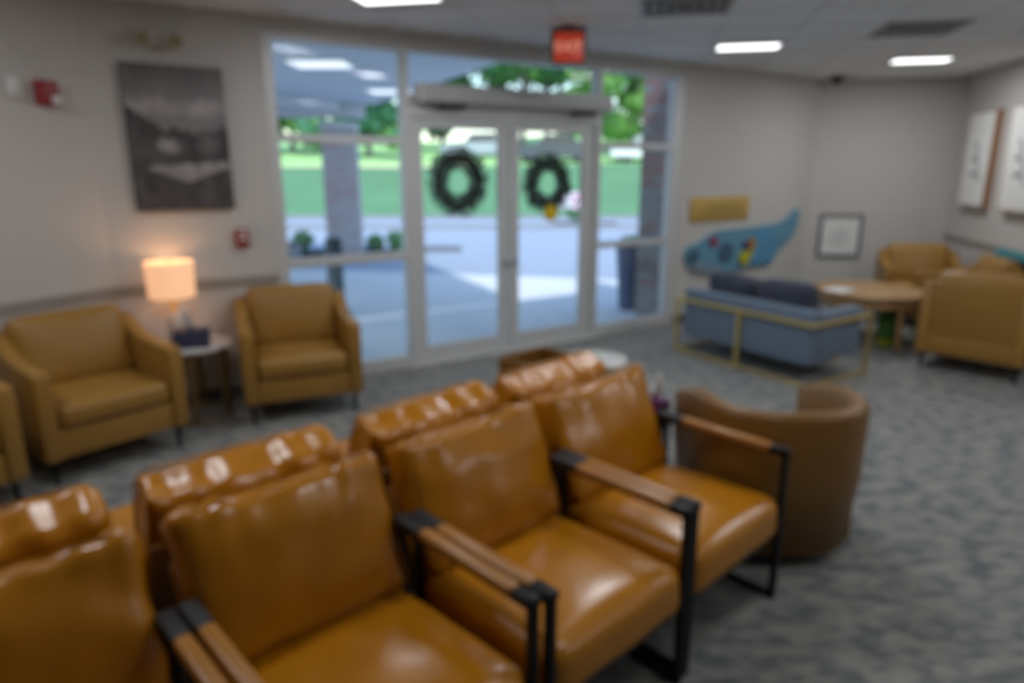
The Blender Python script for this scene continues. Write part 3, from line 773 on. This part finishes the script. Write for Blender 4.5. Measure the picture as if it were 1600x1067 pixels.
def tissue_box(loc, rot, size, m, label):
    t = thing('tissue_box', label, 'tissue box', loc, rot)
    MB().box((0, 0, size[2] / 2), size, .004).obj('carton', m, t)
    bm = bmesh.new(); bmesh.ops.create_grid(bm, x_segments=8, y_segments=8, size=1)
    for v in bm.verts:
        r_ = v.co.length; a = math.atan2(v.co.y, v.co.x)
        h = (.02 + .13 * r_ * (.7 + .3 * math.sin(3 * a + 1)))
        v.co = Vector((math.cos(a) * (.012 + .034 * r_), math.sin(a) * (.008 + .026 * r_), size[2] - .004 + h - .02))
    o = MB().bm(bm).obj('tissue', M['paper'], t, True)
    return t
tissue_box((-2.265, 4.685, .56), .35, (.235, .12, .13), M['tissue_blue'], 'navy tissue box with white tissue in front of the lit lamp')
# small black table between the tub chairs
bt = thing('end_table', 'small black end table between the front row and the near tub chair', 'side table', (.64, 3.485, 0), RA)
MB().box((0, 0, .460), (.34, .34, .024), .004).obj('table_top', M['rubber'], bt)
for x in (-.145, .145):
    for y in (-.145, .145): MB().box((x, y, .2225), (.022, .022, .447), .002, seg=1).obj('leg', M['black'], bt)
MB().box((0, 0, .15), (.30, .30, .014), .002).obj('shelf', M['rubber'], bt)
tissue_box((.765, 3.455, .472), RA, (.115, .115, .125), M['tissue_purple'], 'purple tissue box with white tissue beside the end chair')

# ------------------------------------------------------------------ sofa with a gold frame
SR = math.atan2(T.y, T.x) - PI / 2      # local y = facing (along T), local x
sofa = thing('loveseat', 'slate blue two-seat sofa with gold tube frame, seen from behind', 'sofa', (2.415, 6.30, 0), SR)
Lh, Dh = .75, .415
# upholstered parts
MB().box((0, -.315, .40), (1.40, .15, .47), .03, seg=3).obj('back_panel', M['blue'], sofa)
for sx in (-1, 1): MB().box((.63 * sx, .07, .385), (.14, .62, .44), .03, seg=3).obj('armrest', M['blue'], sofa)
MB().box((0, .07, .25), (1.12, .62, .17), .015).obj('seat_base', M['blue'], sofa)
for sx in (-1, 1):
    MB().bm(cushion(.555, .58, .14, .045, (.003, .006, .015), 12, 2, .003, 7), TR(.28 * sx, .10, .40)).obj('seat_cushion', M['blue'], sofa, True)
    MB().bm(cushion(.57, .17, .40, .06, (.004, .03, .01), 14, 5 + sx, .010, 6), TR(.285 * sx, -.13, .605 + .005 * sx) @ RX(math.radians(10)) @ Matrix.Rotation(math.radians(-2 * sx), 4, 'Y')).obj('back_cushion', M['navy'], sofa, True)
LEFT_X = -Lh
def gbar(a, b, w=.030):
    a = Vector(a); b = Vector(b); mid = (a + b) / 2; sz = [abs(b[i] - a[i]) + w for i in range(3)]
    MB().box(mid, sz, .002, seg=1).obj('frame_tube', M['gold'], sofa, False)
for sx in (-1, 1):
    x = Lh * sx
    gbar((x, -Dh, .013), (x, Dh, .013)); gbar((x, -Dh, .53), (x, Dh, .53))
    gbar((x, Dh, .04), (x, Dh, .503))
gbar((LEFT_X, -Dh, .04), (LEFT_X, -Dh, .503))
gbar((-Lh + .026, -Dh, .013), (Lh - .026, -Dh, .013)); gbar((-Lh + .026, -Dh, .53), (Lh - .026, -Dh, .53)); gbar((0, -Dh, .04), (0, -Dh, .503), .034)
for sx in (-1, 1): gbar((.70 * sx + .02 * sx, 0, .20), (.735 * sx, 0, .20))

# ------------------------------------------------------------------ oak table and the green toy
ot = thing('oak_table', 'round light oak table between the blue sofa and the armchairs', 'table', (3.75, 7.09, 0), .35)
MB().lathe([(0, .56), (.54, .56), (.552, .552), (.552, .528), (.54, .52), (0, .52)], 56).obj('table_top', M['oak'], ot)
MB().lathe([(.50, .52), (.50, .43), (.478, .43), (.478, .52)], 48).obj('apron', M['oak'], ot)
for k in range(4):
    a = 2 * PI * k / 4 - .07
    b = MB(); b.cyl((.44 * math.cos(a), .44 * math.sin(a), .52), (.47 * math.cos(a), .47 * math.sin(a), 0), .034, .026, 16); b.obj('leg', M['oak'], ot)
bk = thing('open_book', 'open white book lying on the round oak table', 'book', (3.40, 6.98, .56), .6)
for sx in (-1, 1):
    bm = bmesh.new(); bmesh.ops.create_grid(bm, x_segments=8, y_segments=1, size=.5)
    for v in bm.verts:
        u = v.co.x + .5; v.co = Vector((sx * u * .16, v.co.y * .24, .004 + .014 * math.sin(PI * min(1, u * 1.3)) * (1 - u * .5)))
    MB().bm(bm).obj('page', M['paper'], bk, True)
MB().box((0, 0, .002), (.33, .245, .003)).obj('cover', M['frame_navy'], bk, False)
gt = thing('toy_bin', 'green floor toy with a yellow foot standing under the oak table edge', 'toy', (3.87, 6.86, 0), .2)
MB().lathe([(0, .09), (.085, .09), (.098, .14), (.095, .26), (.08, .34), (.04, .38), (0, .385)], 28).obj('body', M['green'], gt)
MB().lathe([(0, 0), (.08, 0), (.092, .03), (.092, .09), (0, .09)], 28).obj('foot', M['lime'], gt)

# ------------------------------------------------------------------ outdoors
def flat(name, poly, z0, z1, m): return struct(MB().prism(poly, z0, z1).obj(name, m, smooth=False))
a0, b1 = W1(-12, -.16), W1(7.0, -.16)
flat('pavement', [(a0.x, a0.y), (b1.x, b1.y), (b1.x, 10.9), (3.0, 10.9), (-3.6, 12.4), (-30, 12.4), (-30, a0.y)], -.16, -.015, M['concrete'])
flat('pavement.001', [(b1.x, b1.y), (30, b1.y), (30, 10.9), (b1.x, 10.9)], -.16, -.015, M['concrete'])
flat('driveway', [(-60, 12.4), (-3.6, 12.4), (3.0, 10.9), (60, 10.9), (60, 20.6), (-60, 20.6)], -.16, -.02, M['asphalt'])
flat('street', [(-60, 20.9), (60, 20.9), (60, 24.5), (-60, 24.5)], -.16, -.03, M['asphalt'])
flat('kerb', [(-60, 20.6), (60, 20.6), (60, 20.9), (-60, 20.9)], -.16, .10, M['kerb'])
flat('kerb.001', [(-60, 24.5), (60, 24.5), (60, 24.75), (-60, 24.75)], -.16, .11, M['kerb'])
def bank(name, prof, m):
    vs = []; fs = []; xs = [-60 + 6 * k for k in range(21)]
    for x in xs:
        for y, z in prof: vs.append((x, y, z + .12 * math.sin(x * .21) * (y - prof[0][0]) / 12))
    n = len(prof)
    for i in range(len(xs) - 1):
        for j in range(n - 1): fs.append((i * n + j, (i + 1) * n + j, (i + 1) * n + j + 1, i * n + j + 1))
    return struct(MB().add(vs, fs).obj(name, m, smooth=True))
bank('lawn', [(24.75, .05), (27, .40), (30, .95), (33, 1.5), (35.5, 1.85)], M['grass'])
bank('lawn_sun_tinted', [(35.5, 1.85), (40, 2.25), (48, 2.95), (60, 4.0), (90, 5.2)], M['grass_sun_tint'])  # upper bank of the lawn, its sunlit band painted by grass colour

# canopy over the drive
CP = [(.55, 7.12), (-2.75, 14.4), (-11.5, 11.5), (-9.5, 2.2)]
l1 = W1(-3.55, -.2)
CP = [(.55, 7.17), (-2.75, 14.4), (-13.0, 11.5), (-10.5, 5.2), (l1.x, l1.y)]
can = struct(MB().prism(CP, 3.0, 3.5).obj('canopy', M['soffit'], smooth=False))
def beam(a, b, w, z0, z1, parent):
    a = Vector((*a, 0)); b = Vector((*b, 0)); d = (b - a); mid = (a + b) / 2
    return MB().box((mid.x, mid.y, (z0 + z1) / 2), (d.length, w, z1 - z0), .0, rot=(0, 0, math.atan2(d.y, d.x))).obj('beam', M['soffit'], parent, False)
beam((-2.9, 14.15), (-12.0, 11.6), .30, 2.72, 3.0, can)
beam((-3.4, 13.6), (-6.1, 7.2), .30, 2.82, 3.0, can)
CLb = ['lit square light in the outdoor canopy, near the top of the left window', 'lit square light in the outdoor canopy, farther one beside the window mullion']
for (x, y), lb in zip(((-2.28, 8.70), (-1.98, 11.75)), CLb):
    t = thing('canopy_light', lb, 'ceiling light', (x, y, 3.0), .0, 'canopy lights')
    MB().box((0, 0, -.012), (.72, .66, .024), .004).obj('frame', M['tbar'], t)
    MB().box((0, 0, -.026), (.66, .60, .006)).obj('diffuser', M['canopy_on'], t, False)

# brick columns: mortar core and bricks laid course by course, half-lapped
def brick_column(name, label, c, w, H, rot, mats, seed, cap):
    rnd = random.Random(seed)
    t = thing(name, label, 'column', c, rot, 'brick columns outside the windows')
    MB().box((0, 0, H / 2), (w - .03, w - .03, H)).obj('mortar_core', M['mortar'], t, False)
    MB().box((0, 0, H + .06), (w + .06, w + .06, .12), .01).obj('capital', M[cap], t)
    ch = .078; nb = 3; bl = (w) / nb
    mes = [MB().box((0, 0, 0), (bl - .012, .05, ch - .013), .003, seg=1).mesh('brick', M[m]) for m in mats]
    half = [MB().box((0, 0, 0), (bl / 2 - .012, .05, ch - .013), .003, seg=1).mesh('half_brick', M[m]) for m in mats]
    rest = MB(); n = 0
    for k in range(int(H / ch)):
        z = (k + .5) * ch; lap = k % 2
        for side in range(4):
            a = side * PI / 2
            xs = [(-w / 2 + (i + .5) * bl, 0) for i in range(nb)] if not lap else [(-w / 2 + bl / 4, 1), (-w / 2 + bl, 0), (-w / 2 + 2 * bl, 0), (w / 2 - bl / 4, 1)]
            for x, h in xs:
                R_ = Matrix.Rotation(a, 4, 'Z') @ TR(x, -w / 2 + .022 - rnd.uniform(0, .005), z)
                # courses run in tonal bands
                band = (0, 0, 1, 2, 1, 1, 0, 2)[(k // 5 + seed) % 8]
                mi = band if rnd.random() < .6 else rnd.randrange(3)
                if side in (0, 3) and n < 300:
                    o = link('brick', (half if h else mes)[mi], t); o.matrix_local = R_; n += 1
                else: rest.box((0, 0, 0), ((bl / 2 if h else bl) - .012, .05, ch - .013), mx=R_, mi=0)
    o = rest.obj('rear_bricks', M[mats[0]], t, False); o['kind'] = 'stuff'
    return t
cc = W1(2.52, -.45)
brick_column('brick_column', 'dark brick column just outside the right window', (cc.x, cc.y, -.015), .46, 3.0, WALL_ROT, ('brickA', 'brickB', 'brickC'), 2, 'kerb')
brick_column('brick_column', 'pale brick column under the canopy, beyond the left window', (-3.40, 14.05, -.015), .66, 2.52, .15, ('pbrickA', 'pbrickB', 'pbrickC'), 4, 'soffit')

# leafy helpers
def leaf_ball(mb, c, rad, n, ls, rnd, mi=0):
    for _ in range(n):
        u = Vector((rnd.gauss(0, 1), rnd.gauss(0, 1), rnd.gauss(0, 1))).normalized() * (rnd.random() ** .4)
        p = Vector(c) + Vector((u.x * rad[0], u.y * rad[1], u.z * rad[2]))
        d = Vector((rnd.gauss(0, 1), rnd.gauss(0, 1), rnd.gauss(0, 1))).normalized(); e = d.cross(Vector((rnd.gauss(0, 1), rnd.gauss(0, 1), rnd.gauss(0, 1)))).normalized()
        l = ls * rnd.uniform(.6, 1.2)
        mb.add([p - d * l, p - e * l * .5, p + d * l, p + e * l * .5], [(0, 1, 2, 3)], mi=mi)
def core_ball(mb, c, rad, mi=0):
    bm = bmesh.new(); bmesh.ops.create_icosphere(bm, subdivisions=2, radius=1)
    for v in bm.verts:
        q = 1 + .35 * noise.noise(v.co * 2 + Vector(c)); v.co = Vector((v.co.x * rad[0], v.co.y * rad[1], v.co.z * rad[2])) * q * .8
    mb.bm(bm, Matrix.Translation(c), mi)
def tree(label, x, y, z, H, cr, seed, bright, lo=.48, group='trees beyond the lawn'):
    rnd = random.Random(seed)
    t = thing('tree', label, 'tree', (x, y, z), 0, group)
    b = MB(); b.tube([(0, 0, -.1), (.05, 0, H * .25), (.12, .05, H * .5), (.1, .1, H * .75)], .17, 8); b.obj('trunk', M['bark'], t)
    for k in range(3):
        a = k * 2.1 + seed
        b = MB(); b.tube([(.08, .03, H * .35), (cr * .3 * math.cos(a), cr * .3 * math.sin(a), H * .55), (cr * .6 * math.cos(a), cr * .6 * math.sin(a), H * .72)], .07, 6); b.obj('branch', M['bark'], t)
    f = MB()
    for k in range(14):
        a = rnd.uniform(0, 2 * PI); q = cr * rnd.uniform(.1, .75); zz = H * (lo + (.95 - lo) * (k + rnd.random()) / 14)
        s_ = cr * rnd.uniform(.38, .55); c_ = (q * math.cos(a), q * math.sin(a), zz)
        core_ball(f, c_, (s_, s_, s_ * .75), 0)
        leaf_ball(f, c_, (s_ * 1.1, s_ * 1.1, s_ * .85), 260, .22, rnd, 0 if rnd.random() < .6 else 1)
    o = f.obj('foliage', [M['leaf2'] if bright else M['leaf1'], M['leaf1'] if bright else M['leaf2']], t, False); o['kind'] = 'stuff'
    return t
TREES = [(-13.6, 44, 2.4, 5.6, 3.0, 1, 0, .20, 'deep green tree at the far left, seen past the canopy'), (-8.3, 41, 2.1, 6.4, 2.7, 2, 0, .20, 'deep green tree between the pale column and the left door frame'),
         (-4.6, 47, 2.6, 7.0, 2.6, 3, 0, .42, 'tree with a drooping crown above the left wreath'), (-.9, 44, 2.5, 8.8, 2.9, 4, 0, .52, 'tall dark trunked tree centred between the two doors'),
         (2.4, 50, 2.8, 10.4, 3.1, 5, 0, .50, 'tall green tree above the right wreath'), (4.6, 40, 2.1, 8.4, 2.3, 6, 1, .45, 'bright green tree behind the exit sign'),
         (7.3, 43, 2.2, 8.8, 2.6, 7, 1, .16, 'bright green tree in the right window'), (11.8, 46, 2.3, 9.2, 2.9, 8, 0, .25, 'deep green tree behind the dark brick column'),
         (.6, 40.5, 2.1, 9.6, 3.0, 15, 0, .55, 'green tree showing above the operator housing'), (3.6, 55, 3.4, 12.0, 3.6, 16, 0, .42, 'distant green tree behind the exit sign gap'),
         (-6.8, 60, 4.0, 4.6, 2.3, 21, 0, .15, 'low distant tree by the left edge of the left glass door'), (5.4, 63, 4.2, 4.4, 2.0, 22, 1, .15, 'low distant tree by the right edge of the right glass door'),
         (-12.2, 58, 2.9, 6.6, 3.0, 9, 1, .25, 'pale green distant tree left of the pale column')]
for x, y, z, H, cr, sd, br, lo, lb in TREES: tree(lb, x, y, z, H, cr, sd, br, lo)

def car(label, x, y, z, rot, paint, L_=4.4, Hh=1.45):
    t = thing('parked_car', label, 'car', (x, y, z), rot, 'parked cars beyond the lawn')
    body = [(-L_ / 2, .30), (-L_ / 2, .72), (-L_ / 2 + .25, .86), (-L_ * .22, .92), (-L_ * .12, Hh - .04), (L_ * .18, Hh), (L_ * .32, .98), (L_ / 2 - .1, .90), (L_ / 2, .70), (L_ / 2, .30)]
    XC = Matrix(((1, 0, 0, 0), (0, 0, -1, .85), (0, 1, 0, 0), (0, 0, 0, 1)))
    MB().prism(body, 0, 1.7, XC).obj('body', paint, t, False)
    gl = [(-L_ * .19, .94), (-L_ * .115, Hh - .10), (L_ * .17, Hh - .07), (L_ * .28, .99)]
    MB().prism(gl, -.01, 1.71, XC).obj('side_glass', M['car_glass'], t, False)
    for sx in (-1, 1):
        for yy in (-.80, .62):
            b = MB(); b.cyl((sx * L_ * .31, yy, .32), (sx * L_ * .31, yy + .2, .32), .32, n=20); b.obj('wheel', M['rubber'], t)
    return t
car('white parked car at the top of the lawn, right window', 7.3, 37.6, 2.0, .05, M['car_white'])
car('dark slate car parked beyond the right wreath', 2.2, 37.6, 1.98, .0, M['car_dark'])
car('silver grey car parked beyond the doors, behind the left wreath', -1.9, 41, 2.2, .1, M['car_grey'])

# planting near the drive
def shrub(loc, r, label, m, seed, group=None, flowers=None):
    rnd = random.Random(seed)
    t = thing('shrub', label, 'shrub', loc, 0, group)
    b = MB(); b.tube([(0, 0, -.02), (.01, 0, r * .6)], .015, 6); b.obj('stem', M['bark'], t)
    f = MB(); core_ball(f, (0, 0, r * .9), (r * .8, r * .8, r * .75)); leaf_ball(f, (0, 0, r * .95), (r, r, r * .9), 420, .05, rnd)
    o = f.obj('foliage', m, t, False); o['kind'] = 'stuff'
    if flowers:
        for fm, n in flowers:
            g = MB()
            for _ in range(n):
                u = Vector((rnd.gauss(0, 1), rnd.gauss(0, 1), abs(rnd.gauss(0, 1)))).normalized()
                core_ball(g, (u.x * r, u.y * r, r * .95 + u.z * r * .9), (.09, .09, .07))
            o = g.obj('blossoms', fm, t, True); o['kind'] = 'stuff'
    return t
flat('planting_bed', [(-5.6, 13.7), (-1.95, 14.5), (-2.0, 15.2), (-5.7, 14.6)], -.02, .06, M['mulch'])
sb = 0
for (x, y, r, lb) in ((-2.92, 14.64, .19, 'small round green shrub just right of the pale brick column'), (-2.45, 14.65, .24, 'larger round green shrub nearest the left door frame'),
                      (-4.42, 14.5, .24, 'round green shrub left of the pale brick column')):
    shrub((x, y, .06), r, lb, M['shrub'], 20 + sb, 'round shrubs in the planting bed'); sb += 1
ws = thing('wheel_stop', 'dark grey concrete wheel stop on the drive outside the left door', 'wheel stop', (-1.86, 15.1, -.02), .05)
b = MB(); b.prism([(-.09, 0), (.09, 0), (.06, .12), (-.06, .12)], -.75, .75, Matrix(((0, 0, 1, 0), (1, 0, 0, 0), (0, 1, 0, 0), (0, 0, 0, 1)))); b.obj('block', M['kerb_dk'], ws, False)
for x in (-.5, .5):
    b = MB(); b.cyl((x, 0, .12), (x, 0, .128), .02, n=10); b.obj('pin', M['post_dark'], ws)
cbx = thing('concrete_planter', 'low square concrete planter outside the left window', 'planter', (-4.55, 13.7, -.015), .2)
b = MB()
b.box((0, 0, .16), (.62, .45, .32), .02); b.obj('tub', M['kerb'], cbx)
MB().box((0, 0, .325), (.54, .37, .02)).obj('soil', M['mulch'], cbx, False)
bo = thing('bollard', 'slim grey bollard with a dark head outside the left window', 'bollard', (-2.24, 8.6, -.015))
b = MB(); b.cyl((0, 0, 0), (0, 0, .70), .105, n=24); b.obj('post', M['post_grey'], bo)
b = MB(); b.lathe([(0, .70), (.105, .70), (.11, .72), (.11, .92), (.09, .95), (0, .955)], 24); b.obj('head', M['post_dark'], bo)
b = MB(); b.lathe([(0, .01), (.15, .01), (.15, .03), (.106, .035)], 24); b.obj('foot_plate', M['post_dark'], bo)
ur = thing('tall_planter', 'tall tapered blue grey planter beside the dark brick column', 'planter', (1.54, 8.82, -.015))
MB().lathe([(0, 0), (.13, 0), (.14, .02), (.205, .84), (.215, .86), (.19, .86), (.185, .82), (0, .80)], 32).obj('pot', M['urn'], ur)
f = MB(); rnd = random.Random(5); leaf_ball(f, (0, 0, .88), (.16, .16, .09), 160, .05, rnd)
o = f.obj('foliage', M['shrub'], ur, False); o['kind'] = 'stuff'
flat('planting_bed.001', [(1.35, 21.2), (3.4, 21.2), (3.4, 22.8), (1.35, 22.8)], -.03, .02, M['mulch'])
shrub((2.05, 22.0, .02), .52, 'shrub with pink and white blossom by the kerb beyond the right door', M['shrub'], 41, None, ((M['petal_p'], 44), (M['petal_w'], 60)))
